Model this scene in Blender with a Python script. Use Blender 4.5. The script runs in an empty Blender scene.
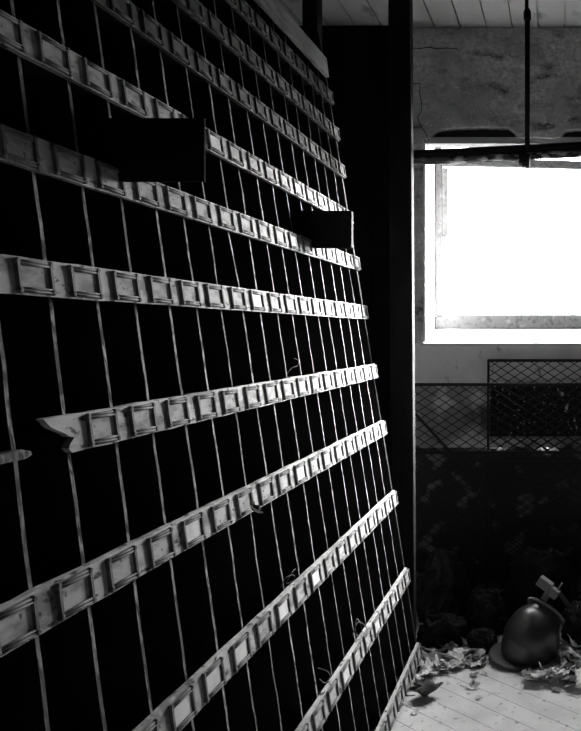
import bpy, bmesh, math, random
from mathutils import Vector, Matrix, noise
random.seed(7)
SC = bpy.context.scene
COL = SC.collection
R = random.uniform

# ------------------------------------------------------------------ camera
H = 1.41                       # eye height
F = 700.0                      # focal length in pixels of a 581 px wide frame
VX, VY = 562.0, 333.0          # where the depth axis meets the picture
cd = bpy.data.cameras.new('camera')
cam = bpy.data.objects.new('camera', cd); COL.objects.link(cam)
cam.location = (0, 0, H); cam.rotation_euler = (math.pi / 2, 0, 0)
cd.sensor_fit = 'HORIZONTAL'; cd.sensor_width = 36.0
cd.lens = F / 581 * 36
cd.shift_x = (290.5 - VX) / 581
cd.shift_y = (VY - 365.5) / 581
cd.clip_start = 0.05
SC.camera = cam

# ------------------------------------------------------------------ sky and exposure
SC.view_settings.view_transform = 'Standard'
SC.view_settings.look = 'None'
SC.view_settings.gamma = 1
SC.view_settings.use_curve_mapping = False
SC.view_settings.exposure = 0.12
W = bpy.data.worlds.new('overcast_sky'); SC.world = W; W.use_nodes = True
nt = W.node_tree; nt.nodes.clear()
tc = nt.nodes.new('ShaderNodeTexCoord'); sp = nt.nodes.new('ShaderNodeSeparateXYZ')
rp = nt.nodes.new('ShaderNodeValToRGB'); bg = nt.nodes.new('ShaderNodeBackground'); wo = nt.nodes.new('ShaderNodeOutputWorld')
mr = nt.nodes.new('ShaderNodeMapRange')
mr.inputs['From Min'].default_value = -1; mr.inputs['From Max'].default_value = 1
nt.links.new(tc.outputs['Generated'], sp.inputs[0]); nt.links.new(sp.outputs['Z'], mr.inputs['Value'])
nt.links.new(mr.outputs[0], rp.inputs[0]); nt.links.new(rp.outputs[0], bg.inputs[0]); nt.links.new(bg.outputs[0], wo.inputs[0])
el = rp.color_ramp.elements
el[0].position = 0.0; el[0].color = (.03, .03, .03, 1)
el[1].position = 1.0; el[1].color = (1, 1, 1, 1)
e = el.new(.49); e.color = (.04, .04, .04, 1)
e = el.new(.505); e.color = (.40, .40, .40, 1)
e = el.new(.56); e.color = (.75, .75, .75, 1)
e = el.new(.62); e.color = (1, 1, 1, 1)
# the overcast is brightest off to the right, around a low veiled sun
vd = nt.nodes.new('ShaderNodeVectorMath'); vd.operation = 'DOT_PRODUCT'
GA, GE = math.radians(65), math.radians(17)
vd.inputs[1].default_value = (math.sin(GA) * math.cos(GE), math.cos(GA) * math.cos(GE), math.sin(GE))
nt.links.new(tc.outputs['Generated'], vd.inputs[0])
g1 = nt.nodes.new('ShaderNodeMapRange'); g1.interpolation_type = 'SMOOTHSTEP'
g1.inputs['From Min'].default_value = .74; g1.inputs['From Max'].default_value = 1.0
g1.inputs['To Min'].default_value = 21.0; g1.inputs['To Max'].default_value = 560.0
nt.links.new(vd.outputs['Value'], g1.inputs['Value']); nt.links.new(g1.outputs[0], bg.inputs[1])

YW = 3.85                      # window wall
WX0, WX1 = -.762, .85          # window opening
WZ0, WZ1 = H - .055, H + 1.045
RD = .30                       # depth of the reveal
HB = H + 1.135                 # head of the opening behind the lintel board
pl = bpy.data.lights.new('window_portal', 'AREA'); pl.shape = 'RECTANGLE'
pl.size = WX1 - WX0; pl.size_y = HB - WZ0
pl.cycles.is_portal = True
po = bpy.data.objects.new('window_portal', pl); COL.objects.link(po)
po.location = ((WX0 + WX1) / 2, YW + RD + .12, (WZ0 + HB) / 2); po.rotation_euler = (-math.pi / 2, 0, 0)

# ------------------------------------------------------------------ helpers
def px(x, y, Y):               # picture point at depth Y
    return Vector(((x - VX) * Y / F, Y, H + (VY - y) * Y / F))
def on_floor(x, y):
    Y = H * F / (y - VY); return Vector(((x - VX) * Y / F, Y, 0))

def mat(name, base, rough=.8, spec=.3, metal=0, layers=(), bump=None):
    """layers: (colour, scale, threshold, softness, detail, stretch) noise patches over the base colour"""
    m = bpy.data.materials.new(name); m.use_nodes = True
    t = m.node_tree; b = t.nodes['Principled BSDF']
    b.inputs['Roughness'].default_value = rough; b.inputs['Metallic'].default_value = metal
    b.inputs['Specular IOR Level'].default_value = spec
    g = lambda c: (c, c, c, 1) if not isinstance(c, tuple) else c + (1,)
    tcn = t.nodes.new('ShaderNodeTexCoord')
    geo = t.nodes.new('ShaderNodeNewGeometry')
    cur = None
    for i, (c, sc, th, so, de, st) in enumerate(layers):
        mp = t.nodes.new('ShaderNodeMapping'); mp.inputs['Scale'].default_value = st
        mp.inputs['Location'].default_value = (3.1 * i, 1.7 * i, .9 * i)
        t.links.new(geo.outputs['Position'], mp.inputs[0])
        n = t.nodes.new('ShaderNodeTexNoise'); n.inputs['Scale'].default_value = sc; n.inputs['Detail'].default_value = de
        t.links.new(mp.outputs[0], n.inputs['Vector'])
        r = t.nodes.new('ShaderNodeMapRange'); r.inputs['From Min'].default_value = th - so; r.inputs['From Max'].default_value = th + so
        t.links.new(n.outputs['Fac'], r.inputs['Value'])
        mx = t.nodes.new('ShaderNodeMix'); mx.data_type = 'RGBA'
        t.links.new(r.outputs[0], mx.inputs[0])
        if cur is None: mx.inputs[6].default_value = g(base)
        else: t.links.new(cur, mx.inputs[6])
        mx.inputs[7].default_value = g(c); cur = mx.outputs[2]
    if cur is None: b.inputs['Base Color'].default_value = g(base)
    else: t.links.new(cur, b.inputs['Base Color'])
    if bump:
        sc, stg, dist, st = bump
        mp = t.nodes.new('ShaderNodeMapping'); mp.inputs['Scale'].default_value = st
        t.links.new(geo.outputs['Position'], mp.inputs[0])
        n = t.nodes.new('ShaderNodeTexNoise'); n.inputs['Scale'].default_value = sc; n.inputs['Detail'].default_value = 6
        t.links.new(mp.outputs[0], n.inputs['Vector'])
        bp = t.nodes.new('ShaderNodeBump'); bp.inputs['Strength'].default_value = stg; bp.inputs['Distance'].default_value = dist
        t.links.new(n.outputs['Fac'], bp.inputs['Height']); t.links.new(bp.outputs[0], b.inputs['Normal'])
    m['cur'] = 0
    return m

U1 = (1, 1, 1)
M = {}
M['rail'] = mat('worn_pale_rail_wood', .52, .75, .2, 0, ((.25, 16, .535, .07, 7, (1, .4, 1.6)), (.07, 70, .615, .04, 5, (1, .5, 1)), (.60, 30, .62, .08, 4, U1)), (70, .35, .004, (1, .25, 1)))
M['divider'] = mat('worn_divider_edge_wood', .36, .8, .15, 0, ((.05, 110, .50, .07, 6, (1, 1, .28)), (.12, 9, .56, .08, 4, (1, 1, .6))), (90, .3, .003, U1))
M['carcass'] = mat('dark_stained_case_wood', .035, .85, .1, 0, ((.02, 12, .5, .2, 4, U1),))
M['divider_grimy'] = mat('grimy_upper_divider_wood', .09, .85, .1, 0, ((.03, 90, .50, .07, 6, (1, 1, .3)),))  # darker front edge for the upper part of the dividers
M['holder_grimy'] = mat('grimy_label_frame', .10, .7, .2, .0, ((.05, 40, .52, .12, 4, U1),))  # darker label frames for the upper rows
M['card_grimy'] = mat('grimy_label_card', .15, .85, .1, 0, ((.08, 22, .55, .12, 4, U1),))  # darker cards to go with those frames
M['holder'] = mat('dull_metal_label_frame', .22, .65, .2, .0, ((.12, 40, .52, .12, 4, U1),))
M['card'] = mat('aged_label_card', .52, .85, .1, 0, ((.30, 26, .54, .10, 6, (1, 1, 2)), (.12, 90, .66, .04, 4, U1)))
M['card_white'] = mat('white_label_card', .74, .85, .1, 0, ((.6, 18, .56, .1, 3, U1),))
M['plaster'] = mat('old_grey_plaster', .66, .9, .1, 0, ((.34, 3.2, .52, .10, 7, (1, 1, 1.6)), (.12, 7, .60, .06, 6, (.8, 1, 1.8)), (.45, 9, .66, .06, 5, U1), (.42, 38, .55, .10, 6, (1, 1, 1.4)), (.75, 90, .66, .05, 4, U1)), (14, .9, .03, U1))
M['plaster_low'] = mat('whitewashed_plaster', .92, .9, .1, 0, ((.74, 5, .56, .14, 6, (1, 1, .5)), (.30, 25, .68, .04, 5, (1, 1, .4))), (20, .4, .01, U1))  # paler band of plaster just under the sill
M['tar'] = mat('black_tarred_skirting', .045, .8, .1, 0, ((.22, 9, .60, .04, 6, U1),))  # shade low on the window wall, painted as a dark band
M['dado'] = mat('stained_dark_dado_plaster', .72, .9, .1, 0, ((.30, 5, .5, .05, 6, U1), (.10, 3.0, .55, .05, 6, U1)), (20, .4, .01, U1))
M['reveal'] = mat('white_painted_reveal', .70, .8, .2, 0, ((.6, 16, .66, .05, 5, U1),), (20, .3, .006, U1))
M['sash'] = mat('flaking_grey_window_paint', .075, .7, .2, 0, ((.04, 40, .58, .07, 6, U1), (.12, 30, .64, .05, 4, U1)))
M['lintel'] = mat('grey_lintel_wood', .32, .9, .1, 0, ((.2, 8, .55, .1, 5, (.4, 1, 3)),))
M['hollow'] = mat('dark_cavity_masonry', .04, .95, .05)
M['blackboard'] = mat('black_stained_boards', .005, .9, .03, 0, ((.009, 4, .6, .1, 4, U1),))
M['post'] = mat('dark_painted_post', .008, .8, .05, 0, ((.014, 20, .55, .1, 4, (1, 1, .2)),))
M['edge'] = mat('worn_brown_edge', .035, .8, .1, 0, ((.015, 30, .55, .1, 5, (1, 1, .3)),))  # lighter than the post: the light on its window side is painted in
M['rail_dirty'] = mat('grimy_upper_rail_wood', .13, .8, .15, 0, ((.07, 14, .54, .12, 6, (1, .35, 1.6)), (.04, 60, .64, .05, 4, (1, .5, 1)), (.26, 30, .62, .08, 4, U1)), (70, .4, .004, (1, .25, 1)))  # darker wood tone for the three upper rails
M['ceiling'] = mat('grey_ceiling_boards', .24, .85, .1, 0, ((.15, 2.4, .53, .12, 5, (1, .5, 1)), (.08, 8, .66, .06, 6, (1, .5, 1))))
M['floor'] = mat('pale_worn_floorboards', .80, .75, .2, 0, ((.66, 6, .54, .12, 5, U1), (.36, 40, .66, .05, 4, U1)), (60, .15, .002, U1))
M['sidewall'] = mat('dim_brown_plaster', .05, .9, .1, 0, ((.03, 4, .55, .1, 5, U1),))
M['pipe'] = mat('black_iron_pipe', .012, .75, .1, .0)
M['pipe_flaky'] = mat('flaking_painted_pipe', .10, .9, .05, 0, ((.02, 26, .52, .05, 5, (.4, 1, 1)), (.6, 30, .57, .05, 6, (.5, 1, 1)),))
M['wire'] = mat('rusted_black_wire', .02, .7, .2)
M['sheet'] = mat('black_tarred_sheet', .015, .9, .1, 0, ((.5, 19, .655, .03, 9, U1), (.4, 70, .66, .03, 6, U1)))
M['midrail'] = mat('grey_flat_bar', .2, .7, .3)
M['boxblack'] = mat('black_card_box', .012, .8, .1)
M['boxedge'] = mat('scuffed_grey_edge', .10, .8, .2)  # light on the box end, put in as a lighter colour
M['rag'] = mat('dark_crumpled_cloth', .018, .95, .05, 0, ((.04, 7, .6, .08, 4, U1),), (18, .8, .03, U1))
M['rag_grey'] = mat('grey_crumpled_cloth', .055, .95, .05, 0, ((.02, 9, .55, .1, 4, U1),), (18, .6, .02, U1))
M['block'] = mat('grey_metal_block', .18, .6, .3)
M['iron'] = mat('dark_enamelled_iron', .02, .36, .8, 0, ((.01, 10, .6, .1, 4, U1),))
M['flange'] = mat('grey_cast_rim', .05, .4, .4)
M['leaf'] = mat('pale_dry_leaf', .82, .85, .1, 0, ((.55, 22, .55, .1, 5, U1),))
M['leafmid'] = mat('dull_dry_leaf', .30, .85, .1, 0, ((.14, 25, .55, .1, 5, U1),))
M['leafdark'] = mat('dark_dry_leaf', .07, .85, .1, 0, ((.16, 30, .6, .08, 5, U1),))
def glass():
    m = bpy.data.materials.new('dusty_window_glass'); m.use_nodes = True
    t = m.node_tree; t.nodes.clear()
    o = t.nodes.new('ShaderNodeOutputMaterial'); x = t.nodes.new('ShaderNodeMixShader'); a = t.nodes.new('ShaderNodeBsdfTransparent')
    b = t.nodes.new('ShaderNodeBsdfGlossy'); b.inputs['Roughness'].default_value = .03
    a.inputs[0].default_value = (.93, .93, .93, 1)
    x.inputs[0].default_value = .05
    t.links.new(a.outputs[0], x.inputs[1]); t.links.new(b.outputs[0], x.inputs[2]); t.links.new(x.outputs[0], o.inputs[0])
    return m
M['glass'] = glass()

class MB:
    """collects shapes and links them as one mesh object"""
    def __init__(s): s.v = []; s.f = []; s.mi = []; s.sm = []; s.cur = 0; s.smooth = False
    def face(s, pts):
        b = len(s.v); s.v += [Vector(p) for p in pts]; s.f.append(tuple(range(b, b + len(pts)))); s.mi.append(s.cur); s.sm.append(s.smooth)
    def hexa(s, c):              # 8 corners: bottom ring then top ring
        b = len(s.v); s.v += [Vector(p) for p in c]
        for f in ((3, 2, 1, 0), (4, 5, 6, 7), (0, 1, 5, 4), (1, 2, 6, 5), (2, 3, 7, 6), (3, 0, 4, 7)):
            s.f.append(tuple(b + i for i in f)); s.mi.append(s.cur); s.sm.append(False)
    def box(s, x0, x1, y0, y1, z0, z1, fn=lambda x, y, z: (x, y, z)):
        s.hexa([fn(x0, y0, z0), fn(x1, y0, z0), fn(x1, y1, z0), fn(x0, y1, z0), fn(x0, y0, z1), fn(x1, y0, z1), fn(x1, y1, z1), fn(x0, y1, z1)])
    def bar(s, a, b, w, h, up=Vector((0, 0, 1))):
        a = Vector(a); b = Vector(b); d = (b - a).normalized(); u = d.cross(up)
        if u.length < 1e-4: u = d.cross(Vector((0, 1, 0)))
        u.normalize(); v = u.cross(d)
        q = lambda p, i, j: p + u * (w / 2 * i) + v * (h / 2 * j)
        s.hexa([q(a, -1, -1), q(a, 1, -1), q(b, 1, -1), q(b, -1, -1), q(a, -1, 1), q(a, 1, 1), q(b, 1, 1), q(b, -1, 1)])
    def tube(s, pts, r, n=10, caps=True):
        pts = [Vector(p) for p in pts]; rs = r if isinstance(r, (list, tuple)) else [r] * len(pts)
        b = len(s.v); prev = None
        for i, p in enumerate(pts):
            d = (pts[min(i + 1, len(pts) - 1)] - pts[max(i - 1, 0)]).normalized()
            if prev is None:
                u = d.orthogonal().normalized()
            else:
                u = (prev - d * prev.dot(d)).normalized()
            prev = u; v = d.cross(u)
            for k in range(n):
                a = 2 * math.pi * k / n; s.v.append(p + (u * math.cos(a) + v * math.sin(a)) * rs[i])
        for i in range(len(pts) - 1):
            for k in range(n):
                s.f.append((b + i * n + k, b + i * n + (k + 1) % n, b + (i + 1) * n + (k + 1) % n, b + (i + 1) * n + k)); s.mi.append(s.cur); s.sm.append(True)
        if caps:
            s.f.append(tuple(b + k for k in reversed(range(n)))); s.mi.append(s.cur); s.sm.append(False)
            e_ = b + (len(pts) - 1) * n
            s.f.append(tuple(e_ + k for k in range(n))); s.mi.append(s.cur); s.sm.append(False)
    def prism(s, poly, fn, t0, t1):   # poly of (a,b), extruded from t0 to t1
        n = len(poly); b = len(s.v)
        s.v += [Vector(fn(a, c, t0)) for a, c in poly] + [Vector(fn(a, c, t1)) for a, c in poly]
        s.f.append(tuple(b + i for i in range(n))); s.f.append(tuple(b + n + i for i in reversed(range(n))))
        s.mi += [s.cur] * 2; s.sm += [False] * 2
        for i in range(n):
            s.f.append((b + i, b + n + i, b + n + (i + 1) % n, b + (i + 1) % n)); s.mi.append(s.cur); s.sm.append(False)
    def build(s, name, mats, parent=None, loc=(0, 0, 0), bevel=0):
        me = bpy.data.meshes.new(name)
        loc = Vector(loc)
        me.from_pydata([tuple(v - loc) for v in s.v], [], s.f)
        for m in (mats if isinstance(mats, (list, tuple)) else [mats]): me.materials.append(m)
        for p, i, g in zip(me.polygons, s.mi, s.sm): p.material_index = i; p.use_smooth = g
        bm = bmesh.new(); bm.from_mesh(me); bmesh.ops.recalc_face_normals(bm, faces=bm.faces); bm.to_mesh(me); bm.free()
        o = bpy.data.objects.new(name, me); COL.objects.link(o)
        if parent: o.parent = parent; o.location = loc - world_of(parent)
        else: o.location = loc
        if bevel:
            bv = o.modifiers.new('bevel', 'BEVEL'); bv.width = bevel; bv.segments = 2; bv.limit_method = 'ANGLE'
        return o
def world_of(o):
    p = Vector(o.location)
    return p + world_of(o.parent) if o.parent else p
def tag(o, label, cat, group=None):
    o['label'] = label; o['category'] = cat
    if group: o['group'] = group
    return o
def struct(o): o['kind'] = 'structure'; return o
def empty(name, loc):
    o = bpy.data.objects.new(name, None); COL.objects.link(o); o.location = loc; o.empty_display_size = .1; return o

# ------------------------------------------------------------------ room shell
XL, XR, YB, ZC = -2.3, 2.6, -1.6, H + 1.678
# floor: boards laid diagonally
dv = Vector((-.7936, .6085, 0)); nv = Vector((.6085, .7936, 0))
fb = MB(); fb.box(XL, XR, YB, YW, -.06, -.014)
pw = .0875; ref = on_floor(443.6, 673).dot(nv)
def clip_room(a):
    # strip between normal offsets a..a+pw, clipped to the room rectangle
    poly = [Vector((XL, YB, 0)), Vector((XR, YB, 0)), Vector((XR, YW, 0)), Vector((XL, YW, 0))]
    for lim, sg in ((a + .0012, 1), (a + pw - .0012, -1)):
        out = []
        for i, p in enumerate(poly):
            q = poly[(i + 1) % len(poly)]; dp = (p.dot(nv) - lim) * sg; dq = (q.dot(nv) - lim) * sg
            if dp >= 0: out.append(p)
            if dp * dq < 0: out.append(p + (q - p) * (dp / (dp - dq)))
        poly = out
        if not poly: return None
    return poly
k0 = -60
for k in range(-60, 60):
    pg = clip_room(ref + k * pw)
    if pg and len(pg) > 2:
        fb.prism([(p.x, p.y) for p in pg], lambda a, c, t: (a, c, t), -.014, 0)
struct(fb.build('floor', M['floor']))
# ceiling: boards along the depth
cb = MB(); cb.box(XL - .1, XR + .1, YB - .1, YW + .3, ZC + .02, ZC + .06); cb.box(XL, XR, YW, YW + .3, ZC, ZC + .03)
x = (461 - VX) * YW / F - .143 * 16
while x < XR:
    a0, a1 = max(x + .002, XL), min(x + .141, XR)
    if a1 > a0: cb.box(a0, a1 - .003, YB, YW, ZC + R(0, .004), ZC + .02)
    x += .143
struct(cb.build('ceiling', M['ceiling']))
# window wall (plaster around the opening, ragged plaster edge over the lintel)
BX = -.885                     # where the black boards end and the plaster begins
wb = MB()
T = RD
wb.cur = 0
wb.box(BX, WX0, YW, YW + T, H - .055, ZC)
wb.box(WX1, XR, YW, YW + T, H - .055, ZC)
# ragged lower edge of the plaster above the window
ex = []
prof = [(430, 138), (434, 131), (441, 128.5), (452, 128), (470, 127), (485, 126.5), (500, 127), (508, 127), (514, 132), (518, 137), (527, 138), (534, 137.5), (552, 138), (560, 137), (566, 130), (573, 129), (590, 128), (640, 127), (690, 128)]
top = [((a - VX) * YW / F, H + (VY - b) * YW / F) for a, b in prof]
top = [(WX0, H + 1.065)] + [p for p in top if WX0 < p[0] < WX1] + [(WX1, top[-1][1])]
den = []
for p, q in zip(top, top[1:]):
    for k in range(5):
        t = k / 5; den.append((p[0] + (q[0] - p[0]) * t, max(p[1] + (q[1] - p[1]) * t + .007 * noise.noise(Vector((len(den) * .55, 6, 6))), H + 1.066)))
top = den + [top[-1]]
for p, q in zip(top, top[1:]):
    wb.hexa([(p[0], YW, p[1]), (q[0], YW, q[1]), (q[0], YW + .07, q[1]), (p[0], YW + .07, p[1]), (p[0], YW, ZC), (q[0], YW, ZC), (q[0], YW + .07, ZC), (p[0], YW + .07, ZC)])
wb.box(WX0, WX1, YW + .07, YW + T, HB + .012, ZC)
wb.cur = 1
DZ = H - .29
wb.box(BX, XR, YW, YW + T, DZ, H - .055)
wb.cur = 2
TZ = H - .63                   # ragged top of the dark band that paints in the low shade
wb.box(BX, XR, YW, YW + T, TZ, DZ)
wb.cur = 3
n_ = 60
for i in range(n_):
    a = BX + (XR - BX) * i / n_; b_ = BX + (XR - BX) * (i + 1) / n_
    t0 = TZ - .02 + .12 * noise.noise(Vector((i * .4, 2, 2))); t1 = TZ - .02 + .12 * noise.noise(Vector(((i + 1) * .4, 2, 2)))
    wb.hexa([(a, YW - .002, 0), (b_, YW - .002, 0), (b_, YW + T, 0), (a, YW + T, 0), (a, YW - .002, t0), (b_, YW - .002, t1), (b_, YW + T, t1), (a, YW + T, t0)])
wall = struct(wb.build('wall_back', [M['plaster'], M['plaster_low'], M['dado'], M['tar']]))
ck = MB()
for line in ([(409, 81), (415, 84), (420, 83), (419.5, 92), (422, 104), (421, 112), (417.5, 117), (420, 125), (425, 132), (429, 141)], [(413, 48), (421, 48.5), (428, 47), (436, 48.5), (447, 48), (458, 48.5)]):
    P = [px(a, b_, YW - .0008) for a, b_ in line]
    for p, q in zip(P, P[1:]): ck.bar(p, q, .0014, R(.003, .006), Vector((0, 0, 1)))
ck.build('plaster_crack', M['hollow'], wall)
# black boarded end of the same wall
kb = MB()
x = XL
while x < BX - .001:
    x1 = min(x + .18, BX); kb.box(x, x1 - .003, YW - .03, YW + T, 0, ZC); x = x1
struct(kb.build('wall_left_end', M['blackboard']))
lw = MB(); lw.box(XL - .1, XL, YB, YW, 0, ZC); struct(lw.build('wall_left', M['sidewall']))
lw = MB(); lw.box(XR, XR + .1, YB, YW, 0, ZC); struct(lw.build('wall_right', M['sidewall']))
lw = MB(); lw.box(XL - .1, XR + .1, YB - .1, YB, 0, ZC); struct(lw.build('wall_front', M['sidewall']))
# window
wn = empty('window_1', ((WX0 + WX1) / 2, YW + RD, WZ0)); struct(wn)
r = MB(); t_ = .012
for xa in (WX0, WX1 - t_):
    r.box(xa, xa + t_, YW - .004, YW + T, WZ0, WZ1 - .001); r.box(xa, xa + t_, YW + .091, YW + T, WZ1 - .001, HB)
r.box(WX0, WX1, YW + .091, YW + T, HB, HB + .012)
r.build('window_reveal', M['reveal'], wn)
s = MB(); zb = H + .03
n_ = 40
for i in range(n_):             # sloping sill with a chipped front lip
    a = WX0 - .02 + (WX1 - WX0 + .04) * i / n_; b_ = WX0 - .02 + (WX1 - WX0 + .04) * (i + 1) / n_
    d0 = .008 * noise.noise(Vector((i * .7, 0, 0))); d1 = .008 * noise.noise(Vector(((i + 1) * .7, 0, 0)))
    s.hexa([(a, YW - .012 + d0, WZ0 - .018 + d0), (b_, YW - .012 + d1, WZ0 - .018 + d1), (b_, YW + T, WZ0 - .018), (a, YW + T, WZ0 - .018), (a, YW - .012 + d0, WZ0), (b_, YW - .012 + d1, WZ0), (b_, YW + T, zb), (a, YW + T, zb)])
s.build('window_sill', M['reveal'], wn)
l = MB()
l.box(WX0 + .005, WX1, YW + .012, YW + .09, WZ1 + .0, WZ1 + .036)
l.build('lintel_board', M['lintel'], wn)
l = MB(); l.box(WX0, WX1, YW + .055, YW + .069, WZ1 + .02, WZ1 + .12); l.build('lintel_hollow', M['hollow'], wn)  # back of the recess, its deep shade put into the dark colour
YF = YW + RD - .02
f = MB()
fx0 = WX0 + .012
zt_ = H + (VY - 158.5) * YF / F; zu_ = H + (VY - 166.5) * YF / F
f.box(fx0, fx0 + .042, YF, YF + .06, H + .101, HB)
f.box(WX1 - .054, WX1 - .012, YF, YF + .06, H + .101, HB)
f.box(fx0, WX1 - .012, YF + .001, YF + .06, H + .02, H + .10)
f.box(fx0 + .043, WX1 - .055, YF + .01, YF + .05, H + .101, H + .108)
f.hexa([(fx0 + .043, YF + .002, zu_ + .012), (WX1 - .055, YF + .002, zu_ - .025), (WX1 - .055, YF + .05, zu_ - .025), (fx0 + .043, YF + .05, zu_ + .012),
        (fx0 + .043, YF + .002, zt_ + .012), (WX1 - .055, YF + .002, zt_ - .035), (WX1 - .055, YF + .05, zt_ - .035), (fx0 + .043, YF + .05, zt_ + .012)])
f.build('window_frame', M['sash'], wn, bevel=.004)
f = MB(); f.box(fx0 + .046, fx0 + .074, YF + .006, YF + .035, H + (VY - 237) * YF / F, zu_ - .004)
f.build('sash_stop', M['sash'], wn, bevel=.003)
f = MB(); f.box(fx0 + .04, WX1 - .05, YF + .045, YF + .049, H + .09, HB - .001)
f.build('window_pane', M['glass'], wn)

# ------------------------------------------------------------------ the pigeonhole case
X0, A, B = -.833, .179, .071
YE = 3.037                     # far end, at eye height
YN = .46                       # near end, beside the camera
P0, PP = 1.117, .1175          # first label and pitch
def S(v, y, Z): return Vector((X0 - A * Z + v, y + B * Z, Z + H))
rows = {'B': 1.022, 'C': .8875, 'D': .7417, 'E': .5476, 'F': .3416, 'G': .1059, 'H': -.205, 'I': -.534, 'J': -.9914, 'K': -1.577, 'L': -2.24}
Zr = {k: s_ * -X0 / (1 - A * s_) for k, s_ in rows.items()}
HS = .0305                     # half height of a rail
def proj(p): return (VX + F * p.x / p.y, VY - F * (p.z - H) / p.y)
def on_face(x, y):             # picture point -> (row coordinate y, Z) on the inclined face
    s_ = (VY - y) / (VX - x); Xm = -X0 / (1 - A * s_); Z = s_ * Xm; Y = Xm * F / (VX - x); return Y - B * Z, Z

case = empty('pigeonhole_case', S(0, 1.75, -H))
tag(case, 'tall dark pigeonhole case with pale label rails and thin upright dividers, leaning along left side', 'pigeonhole case')
DEP = .30
# carcass panels
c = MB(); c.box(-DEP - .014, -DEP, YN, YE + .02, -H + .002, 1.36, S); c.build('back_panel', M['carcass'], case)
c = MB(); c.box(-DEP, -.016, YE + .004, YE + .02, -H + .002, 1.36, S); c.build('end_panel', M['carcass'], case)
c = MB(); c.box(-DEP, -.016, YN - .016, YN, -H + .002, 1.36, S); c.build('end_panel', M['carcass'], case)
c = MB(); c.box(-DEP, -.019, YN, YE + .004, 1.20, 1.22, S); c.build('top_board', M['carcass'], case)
# cornice: wide plain board at the top, projecting a little, with a ragged lower edge
zt0, zt1 = 1.098 * -X0 / (1 - A * 1.098), 1.165 * -X0 / (1 - A * 1.165)
c = MB(); n_ = 60
for i in range(n_):
    a = YN + (YE - YN) * i / n_; b_ = YN + (YE - YN) * (i + 1) / n_
    d0 = .010 * noise.noise(Vector((i * .45, 3, 0))); d1 = .010 * noise.noise(Vector(((i + 1) * .45, 3, 0)))
    c.hexa([S(-.018, a, zt0 + d0), S(.0, a, zt0 + d0), S(.0, b_, zt0 + d1), S(-.016, b_, zt0 + d1), S(-.016, a, zt1), S(.002, a, zt1), S(.002, b_, zt1), S(-.016, b_, zt1)])
c.build('cornice', M['lintel'], case)
# dividers: one upright panel per column, front edge slightly ragged
order = ['L', 'K', 'J', 'I', 'H', 'G', 'F', 'E', 'D', 'C', 'B']
j = -6
while True:
    y = P0 + PP * (j + .5)
    if y > YE - .03: break
    if y > YN + .02:
        d = MB(); N = 56; th = R(.0032, .0042)
        off = R(-.006, .006); pr = []
        for i in range(N + 1):
            Z = -H + .02 + (1.2 + H - .02) * i / N
            w = .0016 * noise.noise(Vector((Z * 3, j * 7.3, 0))) + .0008 * noise.noise(Vector((Z * 25, j * 3.1, 5)))
            vv = -.0185 + .002 * noise.noise(Vector((Z * 30, j * 1.9, 9)))
            o_ = off
            if j == 6 and Zr['G'] < Z < Zr['F']:
                kz = Zr['G'] + .075
                o_ = off + (-.022 * (Z - kz) / (Zr['F'] - kz) if Z > kz else .0)
            pr.append((Z, y + w + o_, vv))
        for p, q in zip(pr, pr[1:]):
            d.hexa([S(-DEP, p[1] - th, p[0]), S(p[2], p[1] - th, p[0]), S(p[2], p[1] + th, p[0]), S(-DEP, p[1] + th, p[0]),
                    S(-DEP, q[1] - th, q[0]), S(q[2], q[1] - th, q[0]), S(q[2], q[1] + th, q[0]), S(-DEP, q[1] + th, q[0])])
        # worn pale front edge, dark stained faces
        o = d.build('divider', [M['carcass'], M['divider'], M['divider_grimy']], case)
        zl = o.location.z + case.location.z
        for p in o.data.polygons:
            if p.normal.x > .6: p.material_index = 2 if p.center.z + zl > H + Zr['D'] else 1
    j += 1
# label frames: four variants, sheared with the face
def hold_fn(v, dy, dz): return Vector((v - A * dz, dy + B * dz, dz))
def holder_mesh(var):
    m = MB(); w, h = .0375, .0265
    rr = random.Random(var)
    m.box(-.0005, .0012, -w + .004, w - .004, -h + .004, h - .004, hold_fn)          # card seat
    m.cur = 1
    m.box(-.001, .0062, -w, -w + .0055, -h + .004, h - .004, hold_fn)
    m.box(-.001, .0062, w - .0055, w, -h + .004, h - .004, hold_fn)
    for sg in (-1, 1):
        z0, z1 = (h - .0095, h) if sg > 0 else (-h, -h + .0095)
        m.box(-.001, .0036, -w + .002, w - .002, z0, z1, hold_fn)
        for zz in (z0 + .0022, z1 - .0022):                                                 # two rolled ridges
            m.tube([hold_fn(.0040, -w - .0005, zz), hold_fn(.0040, w + .0005, zz)], .0020, 6)
    for sy in (-1, 1):
        for sz in (-1, 1):
            if var == 3 and sy > 0 and sz > 0: continue
            q = hold_fn(0, sy * (w - .002), sz * (h - .003))
            m.tube([q, q + Vector((.0060, 0, 0)), q + Vector((.0072, 0, 0))], [.0048, .0048, .003], 8)
    o = m.build('label_holder', [M['card'], M['holder']])
    me = o.data; bpy.data.objects.remove(o); return me
hm = [holder_mesh(v) for v in range(4)]
hg_ = []
for me in hm:
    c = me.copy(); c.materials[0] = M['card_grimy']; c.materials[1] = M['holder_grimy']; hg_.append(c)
cm = MB(); cm.box(.0012, .0022, -.0288, .0288, -.0165, .0165, hold_fn)
co = cm.build('label_card', M['card_white']); cardme = co.data; bpy.data.objects.remove(co)
white = {'I': (3, 8), 'J': (2, 3, 4, 6, 8), 'K': (9, 12), 'L': (), 'E': (6,), 'H': (), 'G': (7, 12), 'F': (10,)}
cands = []
rails = {}
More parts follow.
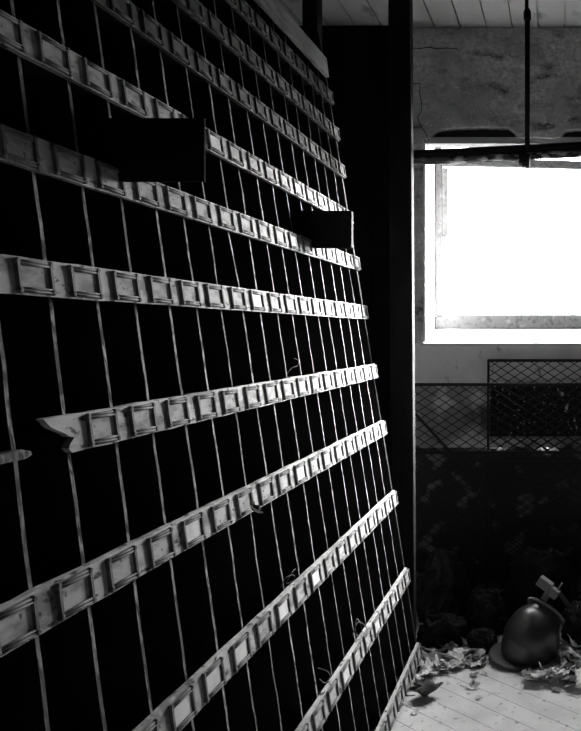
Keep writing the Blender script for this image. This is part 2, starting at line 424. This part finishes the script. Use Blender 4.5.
for rn in order:
    Z = Zr[rn]; rails[rn] = None
    m = MB(); y0, y1 = YN, YE
    if rn == 'H':
        tear = [on_face(a, b_) for a, b_ in ((72.3, 452.6), (68.8, 448.4), (70.6, 443.3), (74.5, 437.4), (69, 436.4), (65.4, 433.6), (51.6, 427.8), (43, 418.5))]
        ys = on_face(78, 431)[0]
        poly = [(ys, Z - HS)] + [(a, max(min(b_, Z + HS), Z - HS)) for a, b_ in tear] + [(ys, Z + HS)]
        m.prism(poly, lambda a, b_, t: S(t, a, b_), -.012, 0)
        y0 = ys
    n_ = 70
    for i in range(n_):
        a = y0 + (y1 - y0) * i / n_; b_ = y0 + (y1 - y0) * (i + 1) / n_
        q = []
        for yy in (a, b_):
            e0 = .0018 * noise.noise(Vector((yy * 17, Z * 9, 1))); e1 = .0022 * noise.noise(Vector((yy * 23, Z * 9, 4)))
            q.append((Z - HS + e0, Z + HS + e1))
        m.hexa([S(-.012, a, q[0][0]), S(0, a, q[0][0]), S(0, b_, q[1][0]), S(-.012, b_, q[1][0]), S(-.012, a, q[0][1]), S(-.001, a, q[0][1]), S(-.001, b_, q[1][1]), S(-.012, b_, q[1][1])])
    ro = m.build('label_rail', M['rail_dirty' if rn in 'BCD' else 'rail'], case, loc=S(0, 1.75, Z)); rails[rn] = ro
    if rn == 'H': ro['label'] = 'label rail snapped off with a torn near end'
    # shelf board behind the rail
    m = MB()
    ys0 = on_face(70, 446)[0] if rn == 'H' else YN
    m.box(-DEP, -.013, ys0, YE + .003, Z - .019, Z - .001, S)
    m.build('shelf', M['carcass'], case)
    for n in range(-4, 17):
        y = P0 + PP * n + R(-.003, .003)
        if y - .04 < y0 + .0: continue
        c_ = S(0, y, Z); xx, yy = proj(c_)
        if -45 < xx < 600 and -40 < yy < 770: cands.append((c_.y, rn, n, c_))
# remnant of the snapped rail's shelf
m = MB()
rem = [on_face(a, b_) for a, b_ in ((-30, 474), (12, 463), (31, 459), (37.5, 454.5), (36, 451), (27, 449.5), (0, 457), (-30, 465))]
m.prism(rem, lambda a, b_, t: S(t, a, b_), -.03, -.008)
o = m.build('rail_stump', M['divider'], case); o['label'] = 'short broken stump of rail at the near end'
cands.sort(key=lambda t: t[0])
def place(me, rn, c_, name, lab=None):
    o = bpy.data.objects.new(name, me); COL.objects.link(o); o.parent = rails[rn]; o.location = c_ - world_of(rails[rn])
    if lab: o['label'] = lab
    return o
rest = MB()
for i, (yy, rn, n, c_) in enumerate(cands):
    var = random.choice((0, 0, 1, 1, 2, 3))
    if i < 100:
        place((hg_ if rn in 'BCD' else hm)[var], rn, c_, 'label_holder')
    else:
        me = hm[var]; b0 = len(rest.v)
        rest.v += [v.co + c_ for v in me.vertices]
        for p in me.polygons:
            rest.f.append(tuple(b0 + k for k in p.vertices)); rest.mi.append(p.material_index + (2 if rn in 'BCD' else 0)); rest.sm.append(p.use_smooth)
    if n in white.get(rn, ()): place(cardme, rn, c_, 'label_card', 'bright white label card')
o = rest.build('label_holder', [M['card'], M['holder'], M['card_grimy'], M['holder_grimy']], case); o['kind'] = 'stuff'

# ------------------------------------------------------------------ posts
def post(name, x0, x1, y0, y1, lean, label):
    m = MB()
    fn = lambda x, y, z: (x + lean * (H - z), y, z)
    m.box(x0, x1, y0, y1, 0, ZC - .001, fn)
    o = tag(m.build(name, M['post'], loc=((x0 + x1) / 2, (y0 + y1) / 2, 0), bevel=.004), label, 'post')
    if lean:
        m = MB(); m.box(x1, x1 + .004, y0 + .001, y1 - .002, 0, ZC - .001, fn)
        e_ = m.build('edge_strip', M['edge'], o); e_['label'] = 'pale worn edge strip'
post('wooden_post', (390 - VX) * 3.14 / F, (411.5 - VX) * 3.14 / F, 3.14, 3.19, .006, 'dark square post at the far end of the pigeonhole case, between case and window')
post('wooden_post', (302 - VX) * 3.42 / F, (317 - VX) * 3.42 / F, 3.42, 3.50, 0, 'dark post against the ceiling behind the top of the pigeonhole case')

# ------------------------------------------------------------------ pipes
def pipe_line(name, a, b_, r, m_, label, fl=0):
    m = MB(); N = 40; pts = [a.lerp(b_, i / N) for i in range(N + 1)]
    rs = [r + fl * noise.noise(Vector((i * .9, r * 900, 0))) for i in range(N + 1)]
    m.tube(pts, rs, 14)
    return tag(m.build(name, m_, loc=a), label, 'pipe')
YP = 3.42
d_ = px(581, 146, YP) - px(413, 154.3, YP)
pipe_line('iron_pipe', px(413, 154.3, YP) - d_ * .12, px(413, 154.3, YP) + d_ * 2.2, .0198, M['pipe'], 'black iron pipe running level across the window top, upper of two')
d2 = px(581, 153.6, YP) - px(413, 161.4, YP)
pipe_line('iron_pipe', px(413, 161.4, YP) - d2 * .12, px(413, 161.4, YP) + d2 * 2.2, .0180, M['pipe_flaky'], 'flaking pale-flecked pipe running just under the black pipe', .001)
hg = empty('pipe_hanger', px(527, 0, YP - .03) * 1); hg.location.z = ZC
tag(hg, 'vertical hanger rod from ceiling hooked round the two window pipes', 'pipe hanger')
YH = YP - .034
m = MB(); xh = (527.3 - VX) * YH / F
zh = lambda y: H + (VY - y) * YH / F
m.tube([(xh, YH, zh(152)), (xh, YH, zh(20))], .0125, 12); m.build('hanger_rod', M['pipe'], hg)
m = MB(); m.tube([(xh - .003, YH, zh(16)), (xh - .003, YH, ZC - .012)], .009, 10)
m.build('upper_rod', M['pipe'], hg)
m = MB(); m.tube([(xh, YH, zh(21)), (xh, YH, zh(19)), (xh, YH, zh(12)), (xh, YH, zh(9))], [.014, .019, .019, .011], 12); m.build('coupling', M['pipe'], hg)
m = MB(); m.tube([(xh - .003, YH, ZC - .014), (xh - .003, YH, ZC - .001)], [.03, .034], 12); m.build('ceiling_plate', M['pipe'], hg)
m = MB()
pts = []
for i in range(15):
    a = math.pi * (.0 + 1.15 * i / 14)
    pts.append((xh + .004 - .012 * i / 14, YP - .034 * math.cos(a), zh(154) - .052 * math.sin(a)))
m.tube(pts, .011, 10)
for _ in range(2):
    pts = [(p[0] - .017, p[1] - .002, p[2] + .005) for p in pts]; m.tube(pts, .0105, 10)
m.build('hook_strap', M['pipe'], hg)

# ------------------------------------------------------------------ wire mesh screens by the wall
def screen(name, x0, x1, zt, y, label, rails_, stiles, brace=None, sheet=None, mz0=.02, lean=.05):
    """leaning screen: foot at depth y - lean, top at depth y"""
    fn = lambda x, z: Vector((x, y - lean * (1 - z / zt), z))
    e_ = empty(name, (0.5 * (x0 + x1), y - lean, 0)); tag(e_, label, 'mesh screen')
    f_ = MB()
    for z in rails_: f_.bar(fn(x0, z), fn(x1, z), .012, .016)
    for xs in stiles: f_.bar(fn(xs, 0), fn(xs, zt), .012, .018, Vector((0, 1, 0)))
    f_.build('screen_frame', M['wire'], e_)
    if brace:
        b_ = MB(); b_.bar(fn(*brace[0]), fn(*brace[1]), .01, .014); b_.build('brace', M['wire'], e_)
    w_ = MB(); dx, dz = .072, .046; sl = dz / dx
    for sg in (1, -1):
        # lines z = mz0 + sg*sl*(x - c)
        hz = zt - mz0; span = hz / sl
        cx = x0 - span if sg > 0 else x0
        c0 = cx
        while c0 < (x1 if sg > 0 else x1 + span):
            pa = (c0, mz0); pb = (c0 + sg * span, zt)
            # clip in x
            (xa, za), (xb, zb_) = pa, pb
            if xa > xb: (xa, za), (xb, zb_) = (xb, zb_), (xa, za)
            if xb > x0 and xa < x1:
                if xa < x0: za += (zb_ - za) * (x0 - xa) / (xb - xa); xa = x0
                if xb > x1: zb_ = za + (zb_ - za) * (x1 - xa) / (xb - xa); xb = x1
                if xb - xa > .004: w_.bar(fn(xa, za), fn(xb, zb_), .003, .0045)
            c0 += dx
    w_.build('wire_mesh', M['wire'], e_)
    if sheet:
        s_ = MB(); a_, b_, z0, z1 = sheet
        N = 12
        for i in range(N):
            xa = a_ + (b_ - a_) * i / N; xb = a_ + (b_ - a_) * (i + 1) / N
            w0 = .006 * noise.noise(Vector((i * .6, 8, 0))); w1 = .006 * noise.noise(Vector(((i + 1) * .6, 8, 0)))
            o3 = Vector((0, .012, 0))
            p = [fn(xa, z0) + o3 + Vector((0, w0, 0)), fn(xb, z0) + o3 + Vector((0, w1, 0)), fn(xb, z1) + o3, fn(xa, z1) + o3]
            k3 = Vector((0, .004, 0))
            s_.hexa(p + [v + k3 for v in p])
        s_.build('dark_sheet', M['sheet'], e_)
        b2 = MB(); b2.bar(fn(a_, z0), fn(b_, z0), .01, .01); b2.build('flat_bar', M['midrail'], e_)
    return e_
YS = 3.80
def zx(y, Y): return H + (VY - y) * Y / F
def xx_(x, Y): return (x - VX) * Y / F
screen('mesh_screen', xx_(408, 3.70), xx_(640, 3.70), zx(383, 3.70), 3.70, 'wide low wire mesh screen leaning nearest, in front of the wall below the window',
       (zx(383, 3.70) - .008, zx(452, 3.70), .02), (xx_(408, 3.70), xx_(640, 3.70)), brace=((xx_(413, 3.68), zx(412, 3.68)), (xx_(452, 3.68), zx(454, 3.68))))
screen('mesh_screen', xx_(488.5, YS), xx_(655, YS), zx(359.5, YS), YS, 'taller wire mesh screen with black backing sheet, standing behind the wide low screen',
       (zx(360.5, YS), zx(462, YS), .02), (xx_(488.5, YS), xx_(655, YS)), sheet=(xx_(490, YS), xx_(653, YS), zx(437, YS), zx(384, YS)), lean=.06)

# ------------------------------------------------------------------ flat black boxes sticking out of the pigeonholes
def black_box(y0, th, x_right, x_left, z0, h, label):
    m = MB(); m.box(x_left, x_right - .002, y0, y0 + th, z0, z0 + h)
    o = m.build('flat_box', M['boxblack'], loc=((x_left + x_right) / 2, y0 + th / 2, z0), bevel=.001)
    tag(o, label, 'box', 'flat black boxes')
    if th < .02: return
    m = MB(); m.box(x_right - .002, x_right, y0 + .001, y0 + th - .001, z0 + .002, z0 + h - .002)
    m.build('scuffed_end', M['boxedge'], o)
zs = H + Zr['F'] + .0
black_box(1.40, .007, (205 - VX) * 1.40 / F, (205 - VX) * 1.40 / F - .40, zs, .127, 'larger flat black box jutting from the pigeonholes nearer the camera')
black_box(2.49, .022, (351.5 - VX) * 2.49 / F, (349 - VX) * 2.49 / F - .34, zs, .132, 'flat black box with its lit end coloured lighter jutting out near the far end of the case')

# ------------------------------------------------------------------ scraps caught on the rails
def scrap(pts, r, label, m_='divider'):
    m = MB(); P = [Vector(p) for p in pts]
    fine = []
    for i in range(len(P) - 1):
        p0, p1, p2, p3 = P[max(i - 1, 0)], P[i], P[i + 1], P[min(i + 2, len(P) - 1)]
        for k in range(6):
            t = k / 6
            fine.append(.5 * ((2 * p1) + (p2 - p0) * t + (2 * p0 - 5 * p1 + 4 * p2 - p3) * t * t + (3 * p1 - p0 - 3 * p2 + p3) * t ** 3))
    fine.append(P[-1]); m.tube(fine, r, 6)
    tag(m.build('wire_scrap', M[m_], loc=P[0]), label, 'wire')
def fp(x, y, v):
    a, z = on_face(x, y); return S(v, a, z)
scrap([fp(282, 588, -.004), fp(281, 578, .012), fp(286, 575, .02), fp(290, 580, .01), fp(285, 583, .004), fp(287, 571, .016), fp(291, 569, .012)], .0013, 'curled wire scrap caught on top of the third label rail from the bottom')
scrap([fp(362, 632, 0), fp(357, 624, .012), fp(351, 619, .018), fp(352, 630, .01), fp(357, 636, .006), fp(363, 629, .014), fp(352, 622, .02), fp(351, 636, .004)], .0015, 'tangled pale wire scrap on top of the second label rail from the bottom')
scrap([fp(287, 374, 0), fp(289, 368, .008), fp(293, 366, .012), fp(295, 361, .012), fp(291, 358, .008)], .0007, 'thin wisp of wire standing on the label rail with the torn near end')
scrap([fp(315, 668, .006), fp(321, 671, .016), fp(325, 677, .014), fp(323, 683, .006), fp(318, 679, .004)], .0014, 'small curl of wire hanging in a pigeonhole between the two lowest sloping rails')
# torn dark paper hanging over a label
def leaf_mesh(m, size, seed, curl, lobes=5):
    rr = random.Random(seed); N = 30; rings = 5
    ctr = []
    grid = []
    ph = rr.uniform(0, 6.28)
    for i in range(rings + 1):
        row = []
        for k in range(N):
            a = 2 * math.pi * k / N
            lob = .62 + .38 * abs(math.cos(lobes * a / 2 + .3)) ** .7 + .08 * math.sin(9 * a + ph)
            stretch = 1 + .25 * math.cos(a)
            r_ = size * .5 * lob * stretch * i / rings
            x, y = r_ * math.cos(a), r_ * math.sin(a) * .8
            u = x / (size * .5); v = y / (size * .5)
            z = size * (curl[0] * u * u + curl[1] * v * v + curl[2] * u * v + .10 * noise.noise(Vector((u * 2.2, v * 2.2, seed * 1.3))) + .03 * math.sin(a * lobes) * (i / rings))
            row.append(Vector((x, y, z)))
        grid.append(row)
    b0 = len(m.v)
    for row in grid: m.v += row
    for i in range(rings):
        for k in range(N):
            q = (b0 + i * N + k, b0 + i * N + (k + 1) % N, b0 + (i + 1) * N + (k + 1) % N, b0 + (i + 1) * N + k)
            if i == 0: q = (q[0], q[2], q[3])
            m.f.append(q); m.mi.append(0); m.sm.append(True)
def leaf(x, y, size, mk, label, seed, yaw=None, tilt=(0, 0), curl=(.3, .25, .1), lift=0, stem=True, name='dead_leaf', cat='leaf', group=None, lobes=5, loc=None):
    m = MB(); leaf_mesh(m, size, seed, curl, lobes)
    if stem: 
        m.tube([(-size * .3, 0, 0.002), (-size * .55, size * .03, size * .03), (-size * .8, size * .1, size * .10)], [size * .012, size * .014, size * .018], 6)
    rt = Matrix.Rotation(yaw if yaw is not None else random.Random(seed).uniform(0, 6.28), 4, 'Z') @ Matrix.Rotation(tilt[0], 4, 'X') @ Matrix.Rotation(tilt[1], 4, 'Y')
    m.v = [rt @ v for v in m.v]
    p = loc if loc is not None else on_floor(x, y)
    lo = min(v.z for v in m.v)
    if loc is None: off = Vector((p.x, p.y, .0015 - lo + lift))
    else: off = Vector(p)
    m.v = [v + off for v in m.v]
    o = m.build(name, M[mk], loc=(p.x, p.y, p.z + (lift if loc is None else 0)))
    sd = o.modifiers.new('thick', 'SOLIDIFY'); sd.thickness = .0012; sd.offset = 1
    tag(o, label, cat, group); return o
a, z = on_face(245, 507)
m_ = S(.018, a, z)
leaf(0, 0, .036, 'leafdark', 'small dark torn paper scrap hanging over a label on the sloping middle rail', 91, yaw=0, tilt=(0, 1.2), loc=m_, stem=False, name='paper_scrap', cat='paper', group=None)

# ------------------------------------------------------------------ dark heap under the window
def lump(name, x, Y, rx, ry, rz, seed, mk, label):
    bm = bmesh.new(); bmesh.ops.create_icosphere(bm, subdivisions=6, radius=1)
    s_ = Vector((seed * 3.7, seed * 1.1, 0))
    for v in bm.verts:
        d = v.co.copy()
        w_ = noise.noise_vector(d * 1.3 + s_) * .5
        f1 = 1 - abs(noise.noise((d + w_) * 2.0 + s_)) * 2; f2 = 1 - abs(noise.noise((d + w_) * 4.6 + s_)) * 2
        k = .78 + .22 * noise.noise(d * 1.2 + s_) + .16 * f1 + .07 * f2
        q = d * k; v.co = Vector((q.x * rx, q.y * ry, max(q.z, -.25) * rz))
    lo = min(v.co.z for v in bm.verts)
    for v in bm.verts: v.co.z -= lo
    me = bpy.data.meshes.new(name); bm.to_mesh(me); bm.free(); me.materials.append(M[mk])
    for p in me.polygons: p.use_smooth = True
    o = bpy.data.objects.new(name, me); COL.objects.link(o); o.location = ((x - VX) * Y / F, Y, .001)
    tag(o, label, 'cloth', 'dark rags heaped under the window'); return o
lump('rag_bundle', 444, 3.50, .15, .15, .25, 1, 'rag_grey', 'crumpled dark grey rag bundle beside the foot of the square post')
lump('rag_bundle', 444, 3.20, .125, .09, .11, 2, 'rag', 'flat dark rag in front of the grey rag bundle, behind the leaf litter')
lump('rag_bundle', 487, 3.34, .115, .12, .16, 3, 'rag', 'low dark rag bundle just left behind the iron elbow')
lump('rag_bundle', 540, 3.52, .20, .09, .28, 4, 'rag', 'broad dark rag mound behind the iron elbow')
lump('rag_bundle', 588, 3.22, .13, .14, .15, 5, 'rag', 'dark rag bundle right of the iron elbow')

lump('rag_bundle', 482, 3.13, .075, .07, .075, 8, 'rag', 'small dark rag close against the left of the iron elbow')

# ------------------------------------------------------------------ iron elbow with flanges
eb = on_floor(513, 662)
el_ = empty('iron_elbow', eb); tag(el_, 'bulky dark iron elbow with rounded back and flanged rims, lying on the floorboards', 'pipe fitting')
def disc(m, c0, ax, r0, r1, t, n=40, lip=.006):
    ax = ax.normalized()
    m.tube([c0, c0 + ax * .0001, c0 + ax * t * .3, c0 + ax * t * .8, c0 + ax * t], [r0 * .9, r0, r0, r0 * .985, r0 * .93], n)
# base rim, tipped slightly
m = MB(); ax = Vector((.10, -.05, 1)).normalized()
disc(m, eb + Vector((.015, .03, .012)), ax, .124, 0, .011); m.build('base_flange', M['flange'], el_)
# bulging back of the bend: a path from the floor flange up and over to the right
def P3(x, y, dY): 
    return px(x, y, eb.y + dY)
path = [P3(521, 660, .05), P3(525, 652, .05), P3(530, 642, .055), P3(534, 633, .06), P3(538, 625, .07), P3(543, 617, .09), P3(548, 609, .11)]
rad = [.098, .114, .126, .124, .113, .088, .070]
fine = []; fr = []
for i in range(len(path) - 1):
    for k in range(5):
        t = k / 5; p0, p1, p2, p3 = path[max(i - 1, 0)], path[i], path[i + 1], path[min(i + 2, len(path) - 1)]
        fine.append(.5 * ((2 * p1) + (p2 - p0) * t + (2 * p0 - 5 * p1 + 4 * p2 - p3) * t * t + (3 * p1 - p0 - 3 * p2 + p3) * t ** 3))
        fr.append(rad[i] * (1 - t) + rad[i + 1] * t)
fine.append(path[-1]); fr.append(rad[-1])
m = MB(); m.tube(fine, fr, 32); m.build('elbow_body', M['iron'], el_)
m = MB(); axn = Vector((.5, .55, .67)).normalized()
disc(m, path[-1] - Vector((.012, 0, .012)), axn, .096, 0, .011); m.build('neck_flange', M['block'], el_)
# clamp block on top of the neck
m = MB()
bc = P3(547, 586, .09)
rot = Matrix.Rotation(math.radians(32), 4, 'Y') @ Matrix.Rotation(math.radians(-14), 4, 'Z')
def bl(cx, cy, cz, sx, sy, sz):
    m.hexa([bc + (rot @ Vector((cx + i * sx, cy + j_ * sy, cz + k * sz))) for k in (-.5, .5) for i, j_ in ((-.5, -.5), (.5, -.5), (.5, .5), (-.5, .5))])
bl(-.012, 0, .002, .066, .050, .040); bl(.042, 0, -.006, .040, .045, .036); bl(.02, .01, -.035, .03, .03, .05)
m.build('clamp_block', M['block'], el_, bevel=.002)
m = MB(); m.tube([P3(558, 590, .09), P3(562, 583, .09)], .004, 8); m.build('clamp_screw', M['block'], el_)
m = MB()
w = [P3(555, 590, .06), P3(560, 590, .10), P3(573, 607, .10), P3(566, 605, .06)]
k3 = Vector((.004, .012, -.012)); m.hexa(w + [v + k3 for v in w]); m.build('side_plate', M['iron'], el_)

# ------------------------------------------------------------------ leaves
leaf(424, 699, .115, 'leafdark', 'dark curled leaf lying alone on bare boards beside the bottom rail', 11, yaw=.5, tilt=(-.25, .1), curl=(.22, .45, .1), lift=.008)
leaf(471, 688, .055, 'leaf', 'small star-shaped pale leaf alone on the open boards', 12, yaw=.2, tilt=(.3, .1), curl=(.3, .3, .1))
leaf(478, 699, .03, 'leaf', 'tiny pale leaf flake in front of the star-shaped leaf', 13, stem=False, curl=(.1, .1, 0))
leaf(414, 714, .03, 'leaf', 'tiny pale chip close to the bottom rail, nearest the camera', 14, stem=False, curl=(.2, .1, 0))
leaf(473, 676, .04, 'leafmid', 'small grey leaf between the dark elbow and the pale star-shaped leaf', 15, stem=False)
leaf(485, 675, .03, 'leaf', 'small pale flake close to the elbow base', 16, stem=False)
lef = [(423, 686, .10, 'leafdark'), (431, 676, .13, 'leaf'), (442, 672, .10, 'leaf'), (424, 668, .10, 'leaf'), (436, 664, .12, 'leafmid'), (447, 664, .11, 'leaf'), (430, 656, .10, 'leafmid'), (456, 660, .13, 'leaf'), (466, 666, .07, 'leafmid'), (465, 657, .10, 'leafmid'), (478, 657, .10, 'leaf'), (482, 663, .08, 'leafdark'), (420, 660, .09, 'leafmid'), (448, 654, .11, 'leafdark'), (472, 650, .12, 'leafdark')]
rl = random.Random(5); TONE = {'leaf': 'pale', 'leafmid': 'dull grey', 'leafdark': 'dark'}
lef = [(x, y, s_ * .8, k) for x, y, s_, k in lef] + [(rl.uniform(417, 482), 0, rl.uniform(.035, .075), rl.choice(('leaf', 'leaf', 'leafmid', 'leafdark'))) for _ in range(26)]
lef = [(x, y or 676 - (x - 417) * .25 + rl.uniform(-14, 6), s_, k) for x, y, s_, k in lef]
for i, (x, y, s_, k) in enumerate(lef):
    leaf(x, y, s_, k, TONE[k] + ' curled dead leaf in the litter between the post foot and the elbow', 130 + i, group=TONE[k] + ' leaves in the left litter', tilt=(R(-.25, .25), R(-.25, .25)), curl=(R(-.05, .3), R(-.05, .3), R(-.25, .25)), lift=.004 * (i % 5))
lef = [(533, 674, .13, 'leaf'), (547, 676, .10, 'leaf'), (527, 678, .07, 'leafmid'), (556, 668, .13, 'leaf'), (563, 660, .12, 'leaf'), (571, 668, .12, 'leafmid'), (577, 676, .12, 'leaf'), (562, 680, .11, 'leaf'), (570, 686, .10, 'leafmid'), (581, 688, .12, 'leaf'), (555, 690, .06, 'leafmid'), (575, 660, .12, 'leafdark'), (585, 665, .12, 'leaf'), (566, 674, .10, 'leafdark'), (558, 655, .11, 'leafdark'), (553, 684, .07, 'leaf'), (590, 676, .12, 'leafmid'), (580, 652, .12, 'leafmid')]
lef = [(x, y, s_ * .8, k) for x, y, s_, k in lef] + [(rl.uniform(528, 600), 0, rl.uniform(.03, .075), rl.choice(('leaf', 'leaf', 'leafmid', 'leafdark'))) for _ in range(34)]
lef = [(x, y or 672 + rl.uniform(-16, 16), s_, k) for x, y, s_, k in lef]
lef = [(x, max(y, 680) if x < 558 else y, s_, k) for x, y, s_, k in lef]
for i, (x, y, s_, k) in enumerate(lef):
    leaf(x, y, s_, k, TONE[k] + ' curled dead leaf in the litter right of the iron elbow', 230 + i, group=TONE[k] + ' leaves in the right litter', tilt=(R(-.25, .25), R(-.25, .25)), curl=(R(-.05, .3), R(-.05, .3), R(-.25, .25)), lift=.006 * (i % 5))
